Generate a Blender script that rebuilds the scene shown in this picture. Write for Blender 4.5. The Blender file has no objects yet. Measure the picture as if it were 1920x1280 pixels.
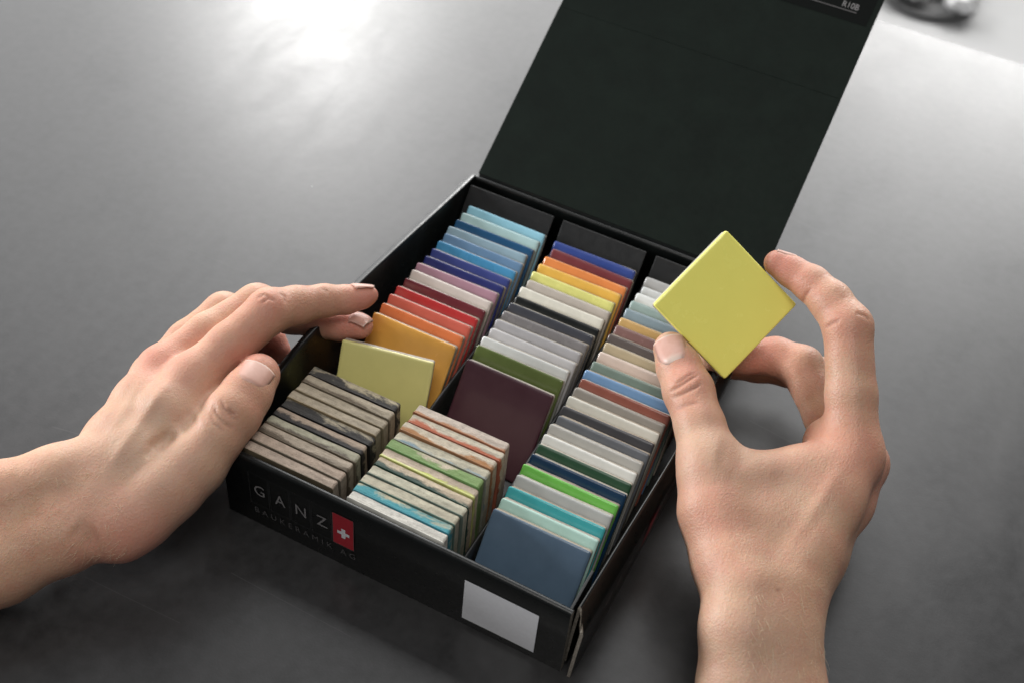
import bpy, math, random
import numpy as np
from mathutils import Vector, Matrix

# ------------------------------------------------------------------ camera
S = 0.001                                    # the script thinks in millimetres
F_PX = 2337.044
CAM = np.array([247.144, -270.79, 478.561])
ROT = (0.778, -0.074, 0.472)
scene = bpy.context.scene
col = scene.collection

cam_d = bpy.data.cameras.new('camera')
cam_d.sensor_width = 36.0
cam_d.lens = F_PX / 1920 * 36
cam_d.clip_start = 0.01
cam_d.clip_end = 60
cam_d.dof.use_dof = True
cam_d.dof.focus_distance = 0.565
cam_d.dof.aperture_fstop = 9.0
cam = bpy.data.objects.new('camera', cam_d)
cam.location = CAM * S
cam.rotation_euler = ROT
col.objects.link(cam)
scene.camera = cam
MROT = np.array(cam.rotation_euler.to_matrix())

def ray(u, v): return MROT @ np.array([(u - 960) / F_PX, -(v - 640) / F_PX, -1.0])
def at(u, v, d): return CAM + ray(u, v) * d                        # pixel + distance in front of the lens
def on_z(u, v, z=0.0): r = ray(u, v); return CAM + r * ((z - CAM[2]) / r[2])

# ------------------------------------------------------------------ world and lamps
world = bpy.data.worlds.new('World'); scene.world = world; world.use_nodes = True
wn = world.node_tree.nodes; wl = world.node_tree.links
bg = wn['Background']; bg.inputs['Color'].default_value = (0.93, 0.95, 1.0, 1); bg.inputs['Strength'].default_value = 0.12

def area_lamp(name, pos, target, sx, sy, power, color):
    l = bpy.data.lights.new(name, 'AREA'); l.shape = 'RECTANGLE'; l.size = sx; l.size_y = sy
    l.energy = power; l.color = color
    o = bpy.data.objects.new(name, l); col.objects.link(o)
    o.location = pos
    o.rotation_euler = (Vector(target) - Vector(pos)).to_track_quat('-Z', 'Z').to_euler()
    return o
area_lamp('window_and_fill_light', (-1.25, 1.90, 0.94), (-0.1, 0.25, 0), 0.32, 0.44, 16, (1.0, 0.99, 0.97))
area_lamp('window_and_fill_light', (-1.05, 3.00, 0.62), (0.0, 0.3, 0), 0.7, 0.5, 14, (1.0, 0.99, 0.97))
area_lamp('window_and_fill_light', (0.22, 2.80, 0.72), (0.15, 0.4, 0), 1.0, 0.8, 38, (1.0, 0.99, 0.97))
area_lamp('window_and_fill_light', (-1.9, 3.3, 2.2), (0.0, 0.3, 0.3), 6.2, 4.0, 195, (1.0, 1.0, 1.0))  # broad panel added for the wide soft reflection on the table, not a window
area_lamp('window_and_fill_light', (-1.60, -0.28, 0.34), (0.05, 0.15, 0.03), 0.40, 0.32, 32, (0.97, 0.98, 1.0))
area_lamp('overhead_fill', (0.25, -0.55, 1.75), (0.1, 0.1, 0), 0.9, 0.9, 13.0, (1.0, 0.97, 0.93))  # fill added above and behind the camera to brighten surfaces facing it

vs = scene.view_settings
vs.view_transform = 'Standard'; vs.look = 'None'; vs.exposure = 0.12; vs.gamma = 1.0
vs.use_curve_mapping = False
scene.render.engine = 'CYCLES'
scene.cycles.use_denoising = True
scene.cycles.max_bounces = 8
scene.cycles.sample_clamp_indirect = 6.0

# ------------------------------------------------------------------ helpers
def lin(r, g, b):
    f = lambda c: (c / 255 / 12.92) if c / 255 <= 0.04045 else ((c / 255 + 0.055) / 1.055) ** 2.4
    return (f(r), f(g), f(b), 1.0)

def mesh_obj(name, verts, faces, mat=None, parent=None, smooth=False, scale=S):
    me = bpy.data.meshes.new(name)
    me.from_pydata((np.asarray(verts, float) * scale).tolist(), [], [tuple(int(i) for i in f) for f in faces])
    me.validate(); me.update()
    if smooth: me.polygons.foreach_set('use_smooth', [True] * len(me.polygons))
    if mat is not None: me.materials.append(mat)
    o = bpy.data.objects.new(name, me); col.objects.link(o)
    if parent is not None: o.parent = parent
    return o

def empty(name, loc=(0, 0, 0)):
    o = bpy.data.objects.new(name, None); o.empty_display_size = 0.01
    o.location = np.asarray(loc, float) * S; col.objects.link(o)
    return o

def tag(o, label=None, cat=None, group=None, kind=None):
    if label: o['label'] = label
    if cat: o['category'] = cat
    if group: o['group'] = group
    if kind: o['kind'] = kind
    return o

class NT:
    """short hand for node materials"""
    def __init__(self, name):
        self.m = bpy.data.materials.new(name); self.m.use_nodes = True
        self.t = self.m.node_tree; self.n = self.t.nodes; self.l = self.t.links
        self.b = self.n['Principled BSDF']
    def node(self, kind, **kw):
        nd = self.n.new(kind)
        for k, v in kw.items():
            if k in nd.inputs: nd.inputs[k].default_value = v
            else: setattr(nd, k, v)
        return nd
    def link(self, a, b): self.l.new(a, b)
    def noise(self, vec, scale, detail=3.0, rough=0.55, dist=0.0):
        nd = self.node('ShaderNodeTexNoise', Scale=scale, Detail=detail, Roughness=rough, Distortion=dist)
        if vec is not None: self.link(vec, nd.inputs['Vector'])
        return nd.outputs['Fac']
    def ramp(self, fac, p0, c0, p1, c1):
        r = self.node('ShaderNodeValToRGB'); e = r.color_ramp.elements
        e[0].position = p0; e[0].color = c0; e[1].position = p1; e[1].color = c1
        self.link(fac, r.inputs['Fac']); return r.outputs['Color']
    def maprange(self, fac, a, b, c, d):
        r = self.node('ShaderNodeMapRange')
        for k, v in zip(('From Min', 'From Max', 'To Min', 'To Max'), (a, b, c, d)): r.inputs[k].default_value = v
        self.link(fac, r.inputs['Value']); return r.outputs['Result']
    def mix(self, fac, a, b, blend='MIX'):
        r = self.node('ShaderNodeMix', data_type='RGBA', blend_type=blend)
        for sock, v in ((r.inputs[0], fac), (r.inputs[6], a), (r.inputs[7], b)):
            if hasattr(v, 'node'): self.link(v, sock)
            else: sock.default_value = v
        return r.outputs[2]
    def math(self, op, a, b=0.0):
        r = self.node('ShaderNodeMath', operation=op)
        for i, v in enumerate((a, b)):
            if hasattr(v, 'node'): self.link(v, r.inputs[i])
            else: r.inputs[i].default_value = v
        return r.outputs[0]
    def bump(self, height, strength, dist, prev=None):
        r = self.node('ShaderNodeBump', Strength=strength, Distance=dist)
        self.link(height, r.inputs['Height'])
        if prev is not None: self.link(prev, r.inputs['Normal'])
        return r.outputs['Normal']
    def coord(self, scale=None, rot=None):
        tc = self.node('ShaderNodeTexCoord').outputs['Object']
        if scale is None and rot is None: return tc
        mp = self.node('ShaderNodeMapping')
        if scale: mp.inputs['Scale'].default_value = scale
        if rot: mp.inputs['Rotation'].default_value = rot
        self.link(tc, mp.inputs['Vector']); return mp.outputs['Vector']

# ------------------------------------------------------------------ materials
def mat_table():
    t = NT('table_laminate'); c = t.coord(); c2 = t.coord(scale=(1, 0.55, 1), rot=(0, 0, 0.5))
    n1 = t.noise(c2, 26, 5, 0.62, 0.6); n2 = t.noise(c, 150, 4, 0.6); n3 = t.noise(c, 7, 3, 0.5); n4 = t.noise(c, 900, 2, .5)
    base = t.ramp(n1, 0.3, (0.017, 0.0167, 0.017, 1), 0.72, (0.032, 0.0315, 0.032, 1))
    base = t.mix(t.maprange(n2, 0.35, 0.7, 0, 0.45), base, (0.046, 0.046, 0.047, 1))
    # dust specks and fine scratches worn into the laminate
    v = t.node('ShaderNodeTexVoronoi', Scale=34.0); t.link(c, v.inputs['Vector'])
    speck = t.math('LESS_THAN', v.outputs['Distance'], 0.016)
    keep = t.math('GREATER_THAN', t.noise(c, 11, 1), 0.55)
    speck = t.math('MULTIPLY', speck, keep)
    tot = speck
    for ang, sc, th in ((0.35, 1.0, 0.004), (-0.75, 1.3, 0.003), (1.9, 0.9, 0.0035)):
        cc = t.coord(scale=(0.9 * sc, 7.0 * sc, 1), rot=(0, 0, ang))
        nn = t.noise(cc, 2.4, 0.0, 0.5, 0.25)
        line = t.math('LESS_THAN', t.math('ABSOLUTE', t.math('SUBTRACT', nn, 0.57)), th * 0.45)
        msk = t.math('GREATER_THAN', t.noise(t.coord(rot=(0, 0, ang)), 6.0, 1), 0.66)
        tot = t.math('MAXIMUM', tot, t.math('MULTIPLY', t.math('MULTIPLY', line, msk), 0.06))
    base = t.mix(tot, base, (0.30, 0.30, 0.30, 1))
    t.link(base, t.b.inputs['Base Color'])
    r = t.maprange(n1, 0.3, 0.7, 0.30, 0.40)
    t.link(r, t.b.inputs['Roughness'])
    nb = t.bump(n2, 0.06, 0.0006); nb = t.bump(n1, 0.03, 0.001, nb); nb = t.bump(n4, 0.12, 0.0002, nb)
    t.link(nb, t.b.inputs['Normal'])
    t.b.inputs['Specular IOR Level'].default_value = 0.62
    return t.m

def mat_simple(name, color, rough=0.5, bump=None, var=0.12, scale=400, spec=0.5):
    t = NT(name); c = t.coord(); n = t.noise(c, scale, 4, 0.6)
    dark = tuple(x * (1 - var) for x in color[:3]) + (1,); lite = tuple(min(1, x * (1 + var)) for x in color[:3]) + (1,)
    t.link(t.ramp(n, 0.3, dark, 0.7, lite), t.b.inputs['Base Color'])
    t.b.inputs['Roughness'].default_value = rough
    t.b.inputs['Specular IOR Level'].default_value = spec
    if bump: t.link(t.bump(n, bump[0], bump[1]), t.b.inputs['Normal'])
    return t.m

def mat_card(name='black_card', base=(0.0075, 0.0080, 0.0080), rough=0.34, spec=0.5):
    t = NT(name); c = t.coord(); n = t.noise(c, 1500, 3, 0.6); w = t.noise(c, 60, 3, 0.5); s = t.noise(c, 300, 5, .7)
    t.link(t.ramp(w, 0.3, tuple(x * 0.85 for x in base) + (1,), 0.7, tuple(x * 1.2 for x in base) + (1,)), t.b.inputs['Base Color'])
    t.link(t.maprange(s, 0.3, 0.7, rough - 0.05, rough + 0.08), t.b.inputs['Roughness'])
    nb = t.bump(n, 0.06, 0.0002); nb = t.bump(w, 0.05, 0.001, nb)
    t.link(nb, t.b.inputs['Normal'])
    t.b.inputs['Specular IOR Level'].default_value = spec
    return t.m

def mat_raw_card():
    t = NT('raw_board_edge'); c = t.coord(); n = t.noise(c, 900, 4, 0.7)
    t.link(t.ramp(n, 0.3, (0.10, 0.08, 0.06, 1), 0.7, (0.40, 0.36, 0.30, 1)), t.b.inputs['Base Color'])
    t.b.inputs['Roughness'].default_value = 0.9
    t.link(t.bump(n, 0.8, 0.0006), t.b.inputs['Normal'])
    return t.m

def mat_bisque(name, base=(0.40, 0.34, 0.26), stain=None, amount=0.0, spot=60.0, edge=0.0):
    t = NT(name); c = t.coord(); n = t.noise(c, 260, 5, 0.65); n2 = t.noise(c, 1300, 3, 0.6)
    cs = t.coord(scale=(0.13, 1, 1)); big = t.noise(cs, 190, 4, 0.62, 0.5)
    b = t.ramp(n, 0.25, tuple(x * 0.72 for x in base) + (1,), 0.75, tuple(min(1, x * 1.15) for x in base) + (1,))
    b = t.mix(t.maprange(big, 0.50, 0.68, 0, 0.42), b, tuple(x * 0.42 for x in base) + (1,))
    pit = t.maprange(n2, 0.60, 0.70, 0, 0.5)
    b = t.mix(pit, b, tuple(x * 0.35 for x in base) + (1,))
    if stain:
        k = t.noise(t.coord(scale=(0.45, 1, 1)), spot, 5, 0.72, 0.5)
        lo = 0.72 - 0.45 * amount
        if edge:
            sz = t.node('ShaderNodeSeparateXYZ'); t.link(t.coord(), sz.inputs[0])
            k = t.math('ADD', k, t.maprange(sz.outputs['Z'], -0.0042, 0.0, -0.16 * edge, 0.22 * edge))
        b = t.mix(t.maprange(k, lo - 0.05, lo + 0.07, 0, 0.95), b, stain + (1,))
    t.link(b, t.b.inputs['Base Color'])
    t.b.inputs['Roughness'].default_value = 0.72
    cg = t.noise(t.coord(scale=(0.06, 0.6, 1)), 700, 3, 0.6)
    nb = t.bump(n, 0.6, 0.0010); nb = t.bump(n2, 0.4, 0.0005, nb); nb = t.bump(cg, 0.5, 0.0008, nb)
    t.link(nb, t.b.inputs['Normal'])
    return t.m

def mat_glaze(name, rgb, rough=0.22, mottle=0.10, mute=0.14):
    base = lin(*rgb); g_ = 0.3 * base[0] + 0.59 * base[1] + 0.11 * base[2]
    base = tuple((1 - mute) * c + mute * g_ for c in base[:3]) + (1,)
    t = NT(name); c = t.coord(); n = t.noise(c, 90, 4, 0.6); n2 = t.noise(c, 700, 3, 0.6)
    lo = tuple(x * (1 - mottle) for x in base[:3]) + (1,); hi = tuple(min(1, x * (1 + mottle) + 0.004) for x in base[:3]) + (1,)
    b = t.ramp(n, 0.3, lo, 0.7, hi)
    t.link(b, t.b.inputs['Base Color'])
    t.link(t.maprange(n, 0.3, 0.7, rough - 0.04, rough + 0.06), t.b.inputs['Roughness'])
    nb = t.bump(n, 0.15, 0.0007); nb = t.bump(n2, 0.06, 0.0002, nb)
    t.link(nb, t.b.inputs['Normal'])
    t.b.inputs['Coat Weight'].default_value = 0.25
    t.b.inputs['Coat Roughness'].default_value = 0.12
    return t.m

def mat_skin():
    t = NT('skin'); c = t.coord()
    at_ = t.node('ShaderNodeAttribute', attribute_name='tint')
    sep = t.node('ShaderNodeSeparateColor'); t.link(at_.outputs['Color'], sep.inputs[0])
    n = t.noise(c, 95, 4, 0.6); n2 = t.noise(c, 420, 4, 0.65); n3 = t.noise(c, 38, 3, 0.5)
    b = t.ramp(n3, 0.3, (0.49, 0.280, 0.178, 1), 0.7, (0.59, 0.365, 0.245, 1))
    b = t.mix(t.maprange(n, 0.42, 0.66, 0, 0.58), b, (0.51, 0.245, 0.170, 1))
    b = t.mix(t.maprange(n2, 0.55, 0.75, 0, 0.25), b, (0.50, 0.26, 0.175, 1))
    b = t.mix(t.math('MULTIPLY', sep.outputs[0], 0.92), b, (0.62, 0.235, 0.175, 1))       # redder knuckles, tips
    n5 = t.noise(c, 1100, 3, 0.6)
    b = t.mix(t.maprange(n5, 0.5, 0.75, 0, 0.22), b, (0.40, 0.20, 0.14, 1))
    b = t.mix(t.math('MULTIPLY', sep.outputs[1], 0.6), b, (0.62, 0.48, 0.36, 1))          # paler skin over bone
    b = t.mix(t.math('MULTIPLY', sep.outputs[2], 0.8), b, (0.26, 0.10, 0.06, 1))          # lines and moles
    t.link(b, t.b.inputs['Base Color'])
    t.b.inputs['Subsurface Weight'].default_value = 0.40
    t.b.inputs['Subsurface Radius'].default_value = (1.0, 0.36, 0.20)
    t.b.inputs['Subsurface Scale'].default_value = 0.0035
    t.link(t.maprange(n2, 0.3, 0.7, 0.44, 0.58), t.b.inputs['Roughness'])
    t.b.inputs['Specular IOR Level'].default_value = 0.42
    v = t.node('ShaderNodeTexVoronoi', Scale=950.0); t.link(c, v.inputs['Vector'])
    v2 = t.node('ShaderNodeTexVoronoi', Scale=420.0); t.link(t.coord(scale=(1, 0.5, 1), rot=(0.3, 0.2, 0.8)), v2.inputs['Vector'])
    v3 = t.node('ShaderNodeTexVoronoi', Scale=1500.0); t.link(c, v3.inputs['Vector'])
    nb = t.bump(v.outputs['Distance'], 0.24, 0.0005); nb = t.bump(v2.outputs['Distance'], 0.11, 0.0006, nb); nb = t.bump(n2, 0.10, 0.0006, nb); nb = t.bump(v3.outputs['Distance'], 0.25, 0.0004, nb)
    t.link(nb, t.b.inputs['Normal'])
    return t.m

def mat_nail():
    t = NT('fingernail'); c = t.coord(); n = t.noise(c, 300, 3, 0.5)
    at_ = t.node('ShaderNodeAttribute', attribute_name='tint')
    sep = t.node('ShaderNodeSeparateColor'); t.link(at_.outputs['Color'], sep.inputs[0])
    b = t.ramp(n, 0.3, (0.55, 0.30, 0.235, 1), 0.7, (0.60, 0.345, 0.275, 1))
    b = t.mix(sep.outputs[0], b, (0.72, 0.60, 0.52, 1))       # free edge and half moon
    t.link(b, t.b.inputs['Base Color'])
    t.b.inputs['Roughness'].default_value = 0.42
    t.b.inputs['Subsurface Weight'].default_value = 0.15
    t.b.inputs['Subsurface Radius'].default_value = (1.0, 0.4, 0.25)
    t.b.inputs['Subsurface Scale'].default_value = 0.002
    t.link(t.bump(n, 0.08, 0.0003), t.b.inputs['Normal'])
    return t.m

M_TABLE = mat_table()
M_CARD = mat_card('black_card', (0.0042, 0.0052, 0.0050), 0.30, 0.45)
M_LINER = mat_card('liner_card', (0.010, 0.0105, 0.0108), 0.38)
M_LID = mat_card('lid_card', (0.0050, 0.0092, 0.0066), 0.65, 0.13)
M_RAW = mat_raw_card()
M_PRINTW = mat_simple('white_print', (0.24, 0.23, 0.23, 1), 0.45, None, 0.03)
M_PRINTG = mat_simple('grey_print', (0.095, 0.09, 0.09, 1), 0.45, None, 0.05)
M_LINE = mat_simple('thin_line_print', (0.045, 0.045, 0.046, 1), 0.45, None, 0.05)
M_PRINTR = mat_simple('red_print', (0.42, 0.022, 0.035, 1), 0.40, None, 0.05)
M_LABEL = mat_simple('label_paper', (0.78, 0.78, 0.80, 1), 0.5, (0.1, 0.0002), 0.03)
M_DARKP = mat_simple('dark_print', (0.0022, 0.0034, 0.0028, 1), 0.65, None, 0.05, spec=0.10)
M_SKIN = mat_skin()
M_NAIL = mat_nail()
M_HAIR = mat_simple('blond_hair', (0.80, 0.66, 0.46, 1), 0.4, None, 0.1)

# ------------------------------------------------------------------ setting: table, floor
def box_mesh(x0, x1, y0, y1, z0, z1):
    v = [(x, y, z) for z in (z0, z1) for y in (y0, y1) for x in (x0, x1)]
    f = [(0, 2, 3, 1), (4, 5, 7, 6), (0, 1, 5, 4), (1, 3, 7, 5), (3, 2, 6, 7), (2, 0, 4, 6)]
    return v, f
def bevel(o, w, seg=3):
    m = o.modifiers.new('bevel', 'BEVEL'); m.width = w * S; m.segments = seg; m.limit_method = 'ANGLE'
    m.angle_limit = math.radians(40)
    return o
tt = mesh_obj('table_top', *box_mesh(-1100, 1000, -560, 615, -28, 0), M_TABLE)
bevel(tt, 1.2); tag(tt, 'dark grey mottled laminate table top under the box and hands', 'table', kind='structure')
M_FLOOR = mat_simple('pale_floor', (0.30, 0.30, 0.30, 1), 0.6, None, 0.06, 3)
fl = mesh_obj('floor', [(-6000, -3000, -740), (6000, -3000, -740), (6000, 7000, -740), (-6000, 7000, -740)], [(0, 1, 2, 3)], M_FLOOR)
tag(fl, 'pale grey floor beyond the table edge', 'floor', kind='structure')

# ------------------------------------------------------------------ the box
BW, BD, BH = 177.0, 234.0, 45.0
box = empty('sample_box', (BW / 2, BD / 2, 0))
tag(box, 'open black cardboard sample box with raised lid, filled with three columns of tiles', 'box')
def bx(name, verts, faces, mat, parent=None, smooth=False):
    """a part of the box: verts in world mm, re-expressed about the box's base"""
    p = parent or box
    org = np.array([BW / 2, BD / 2, 0.0])
    return mesh_obj(name, np.asarray(verts, float) - org, faces, mat, p, smooth)

def strip_sweep(profiles, closed=True, caps=True):
    """join a list of equal-length point loops into a skin"""
    n = len(profiles[0]); v = [p for pr in profiles for p in pr]; f = []
    for i in range(len(profiles) - 1):
        for j in range(n if closed else n - 1):
            a = i * n + j; b = i * n + (j + 1) % n
            f.append((a, b, b + n, a + n))
    if caps:
        f.append(tuple(range(n - 1, -1, -1))); k = (len(profiles) - 1) * n
        f.append(tuple(range(k, k + n)))
    return v, f

bevel(bx('base', *box_mesh(2.5, BW - 4, 4, BD - 2, 0.3, 2.0), M_CARD), 0.4)

def wall_profile(h, w, bt, n=7):
    """folded board: up the inside, over a rounded top, down the outside; t = across (0 inner .. w outer)"""
    r = w / 2; pts = []
    out = [(w, 0.4)] + [(w / 2 + r * math.cos(a), h - r * 0.8 + r * 0.8 * math.sin(a)) for a in np.linspace(0, math.pi, n)] + [(0, 0.4)]
    ri = r - bt
    inn = [(bt, 0.4)] + [(w / 2 - ri * math.cos(a), h - r * 0.8 + ri * 0.7 * math.sin(a) - 0.2) for a in np.linspace(0, math.pi, n)] + [(w - bt, 0.4)]
    return out + inn

def sloped_profile():
    """folded board: inner ridge, top sloping down to an outer shoulder, outer leg"""
    out = [(6.0, 0.4), (6.2, 20), (6.3, 35.5), (5.9, 37.6), (4.6, 39.8), (1.6, 45.2), (0.8, 46.2), (0.2, 46.0), (0, 44.8), (0, 20), (0, 2.4)]
    inn = [(1.4, 2.4), (1.4, 20), (1.4, 43.0), (1.6, 43.4), (3.4, 39.2), (4.6, 36.8), (4.8, 35), (4.7, 20), (4.5, 0.4)]
    return out + inn
def side_wall(name, path, sign, w, flare):
    """path: (y, x_outer_top, x_outer_bottom)"""
    prof = sloped_profile() if flare else [(4.8, 0.4), (4.8, 20), (4.8, 42.4), (4.55, 43.2), (3.9, 43.75), (1.0, 44.75), (0.4, 44.75), (0.05, 44.3), (0, 43), (0, 20), (0, 0.4), (1.4, 0.4), (1.4, 20), (1.4, 42.6), (3.3, 42), (3.4, 20), (3.4, 0.4)]
    ys = np.linspace(path[0][0], path[-1][0], 40)
    xt = np.interp(ys, [p[0] for p in path], [p[1] for p in path]); xb = np.interp(ys, [p[0] for p in path], [p[2] for p in path])
    k = np.array([1, 4, 6, 4, 1]) / 16.0
    for _ in range(6):
        for a in (xt, xb):
            e = np.concatenate(([a[0]] * 2, a, [a[-1]] * 2)); s = np.convolve(e, k, 'valid'); a[1:-1] = s[1:-1]
    loops = []
    for y, a, b in zip(ys, xt, xb):
        lp = []
        for (t, z) in prof:
            zz = z / BH; xo = b + (a - b) * zz ** 1.3
            yy = y + (5.2 * max(0.0, 1 - max(t - 1.5, 0) / 2.5) * max(0.0, 1 - (y - ys[0]) / 30) if flare else 0.0)
            lp.append((xo - sign * (w - t), yy, z))
        loops.append(lp if sign > 0 else lp[::-1])
    v, f = strip_sweep(loops, True, True)
    o = bx(name, v, f[:-2], M_CARD, smooth=True)
    bx('raw_edge', v, [f[-2], f[-1]], M_RAW, o)
    return o
side_wall('side_wall', [(1.5, 2, 0.2), (30, -5.5, 0), (62, -9.5, 0), (117, -9.5, 0), (170, -5.3, 0), (205, -2.2, 0), (231, -0.5, 0.2)], -1, 4.8, 0)
rw = side_wall('side_wall', [(-0.8, 179.3, 177.2), (40, 180.6, 178), (96, 183.0, 178), (165, 183.8, 178), (205, 180.5, 177), (232, 177, 177)], 1, 6.2, 1)

# front wall: a rounded folded board between the sides
def across_wall(name, x0, x1, y0, depth, h):
    r = depth / 2
    prof = [(0, 0.4), (0, h - r)] + [(r - r * math.cos(a), h - r + r * math.sin(a)) for a in np.linspace(0.2, math.pi - 0.2, 6)] + [(depth, h - r), (depth, 0.4)]
    xs = np.linspace(x0, x1, 24); rnd = random.Random(3)
    loops = [[(x, y0 + t + 0.5 * math.sin(x * 0.021) * (z / h), z + 0.25 * math.sin(x * 0.05 + 1)) for t, z in prof] for x in xs]
    v, f = strip_sweep(loops)
    o = bx(name, v, [q[::-1] for q in f[:-2]], M_CARD, smooth=True)
    bx('raw_edge', v, [f[-1][::-1], f[-2][::-1]], M_RAW, o)
    return o
fw = across_wall('front_wall', 0.2, 172.0, 0.0, 3.6, BH)
bw = across_wall('back_wall', 1.5, 175.0, 230.6, 3.0, BH - 1.5)

# inner corner tuck visible at the open front corner
bevel(bx('corner_tuck', *box_mesh(169.6, 171.0, 4.2, 26, 2, 41.5), M_CARD), 0.3)

# dividers and back rests of the liner
def divider(xc):
    h = 26.0; w = 2.6
    prof = [(-w * 0.8, 2.0), (-w * 0.5, h - 2), (-w * 0.3, h - 0.6), (0, h), (w * 0.3, h - 0.6), (w * 0.5, h - 2), (w * 0.8, 2.0)]
    loops = [[(xc + t + 0.35 * math.sin(y * 0.04), y, z + 0.5 * math.sin(y * 0.03 + xc)) for t, z in prof] for y in np.linspace(4.4, 226, 24)]
    v, f = strip_sweep(loops)
    return bx('divider', v, [q[::-1] for q in f], M_LINER, smooth=True)
divider(60.6); divider(115.6)
LEAN = math.radians(37)
for x0, x1 in ((4.5, 56.6), (62.2, 111.8), (117.4, 167.5)):
    yt, zt = 224.5, 43.0
    n = np.array([0, -math.cos(LEAN), math.sin(LEAN)]); dn = np.array([0, -math.sin(LEAN), -math.cos(LEAN)])
    loops = []
    for k in range(9):
        p = np.array([0, yt, zt]) + dn * (k / 8 * 55)
        bow = 0.6 * math.sin(k / 8 * math.pi)
        loops.append([tuple(p + np.array([x, 0, 0]) + n * (o_ + bow)) for x, o_ in ((x0, 0), (x1, 0), (x1, -1.6), (x0, -1.6))])
    v, f = strip_sweep(loops)
    bevel(bx('back_rest', v, f, M_LINER), 0.35)

# lid: two panels with a scored crease between, leaning back
LT = math.radians(33)
ld = np.array([0, math.cos(LT), math.sin(LT)]); lnrm = np.array([0, -math.sin(LT), math.cos(LT)])
def lid_pt(x, s, n=0.0): return np.array([0, 234.0, 44.2]) + np.array([x, 0, 0]) + ld * s + lnrm * n
def lid_panel(name, s0, s1, x0, x1, th, parent=None, mat=M_LID, off=0.0):
    v = [lid_pt(x, s, n) for n in (off - th, off) for s in (s0, s1) for x in (x0, x1)]
    f = [(0, 2, 3, 1), (4, 5, 7, 6), (0, 1, 5, 4), (1, 3, 7, 5), (3, 2, 6, 7), (2, 0, 4, 6)]
    return bevel(bx(name, v, f, mat, parent), min(0.22, th * 0.3))
lid = lid_panel('lid', 0.6, 110.85, 4.0, 173.2, 2.4)
lid_panel('lid_flap', 110.9, 236, 4.1, 173.1, 2.4, lid, M_LID, 0.0)
hinge = bx('hinge_fold', *strip_sweep([[lid_pt(x, -1.5, -2.0), lid_pt(x, 0.9, -0.6), lid_pt(x, 0.9, -2.2), lid_pt(x, -0.8, -4.0)] for x in (4.5, 172.6)]), M_CARD, lid)
lid_panel('print_panel', 155.6, 225, 30, 169.8, 0.12, lid, M_DARKP, 0.16)
lid_panel('print_rule', 161.2, 161.7, 100, 162.2, 0.08, lid, M_PRINTG, 0.26)

def text_mesh(body, size, spacing=1.0, align='LEFT', offset=0.0):
    cu = bpy.data.curves.new('t', 'FONT'); cu.body = body; cu.size = size; cu.space_character = spacing; cu.align_x = align
    cu.offset = offset; cu.resolution_u = 3
    ob = bpy.data.objects.new('t', cu); col.objects.link(ob)
    bpy.context.view_layer.update()
    dg = bpy.context.evaluated_depsgraph_get()
    me = bpy.data.meshes.new_from_object(ob.evaluated_get(dg))
    v = np.array([p.co[:] for p in me.vertices]); f = [tuple(p.vertices) for p in me.polygons]
    bpy.data.objects.remove(ob); bpy.data.meshes.remove(me); bpy.data.curves.remove(cu)
    return v, f
def print_text(name, body, fit, place, mat, parent, size=10, spacing=1.0, offset=0.0):
    """fit=(x0,x1,y0,y1) in the surface's own plane; place(x,y)->world point"""
    v, f = text_mesh(body, size, spacing, offset=offset)
    lo = v.min(0); hi = v.max(0)
    u = fit[0] + (v[:, 0] - lo[0]) / (hi[0] - lo[0]) * (fit[1] - fit[0]); w = fit[2] + (v[:, 1] - lo[1]) / (hi[1] - lo[1]) * (fit[3] - fit[2])
    return bx(name, [place(a, b) for a, b in zip(u, w)], f, mat, parent)
print_text('printed_code', 'R10B', (153.2, 162.4, 163.0, 166.6), lambda x, s: lid_pt(x, s, 0.24), M_PRINTW, lid)

# logo printed on the front wall
def front(x, z, off=0.0): return np.array([x, -0.16 - off + 0.5 * math.sin(x * 0.021) * (z / BH), z + 0.25 * math.sin(x * 0.05 + 1)])
def quad_print(name, x0, x1, z0, z1, mat, parent, place, off=0.0, n=5):
    xs = np.linspace(x0, x1, n); v = [place(x, z, off) for z in (z0, z1) for x in xs]
    return bx(name, v, [(i, i + 1, i + 1 + n, i + n) for i in range(n - 1)], mat, parent)
def frame_print(name, x0, x1, z0, z1, w, mat, parent, place):
    v = []; f = []
    for a, b, c, d in ((x0, x1, z0, z0 + w), (x0, x1, z1 - w, z1), (x0, x0 + w, z0 + w, z1 - w), (x1 - w, x1, z0 + w, z1 - w)):
        k = len(v); v += [place(a, c), place(b, c), place(b, d), place(a, d)]; f.append((k, k + 1, k + 2, k + 3))
    return bx(name, v, f, mat, parent)
def logo(parent, place, flip=False):
    for ch, xl in zip('GANZ', (13.6, 24.6, 35.6, 46.6)):
        frame_print('logo_frame', xl, xl + 10.4, 15.0, 36.6, 0.22, M_LINE, parent, place)
        print_text('logo_letter', ch, (xl + 2.6, xl + 8.0, 22.2, 29.2), lambda x, z: place(x, z), M_PRINTW, parent, offset=0.015)
    quad_print('logo_panel', 57.6, 68.4, 15.0, 36.6, M_PRINTR, parent, place)
    frame_print('logo_frame', 57.5, 68.5, 14.9, 36.7, 0.22, M_PRINTG, parent, lambda x, z: place(x, z, 0.03))
    v = []; f = []
    for a, b, c, d in ((60.0, 66.2, 23.3, 25.3), (62.1, 64.1, 25.3, 27.6), (62.1, 64.1, 21.0, 23.3)):
        k = len(v); v += [place(a, c, .05), place(b, c, .05), place(b, d, .05), place(a, d, .05)]; f.append((k, k + 1, k + 2, k + 3))
    bx('logo_cross', v, f, M_LABEL, parent)
    print_text('logo_text', 'BAUKERAMIK AG', (15.5, 69.0, 8.6, 12.4), lambda x, z: place(x, z), M_PRINTG, parent, size=10, spacing=1.6)
logo(fw, front)
quad_print('label', 123.6, 158.7, 4.6, 33.4, M_LABEL, fw, front, 0.0, 8)
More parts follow.
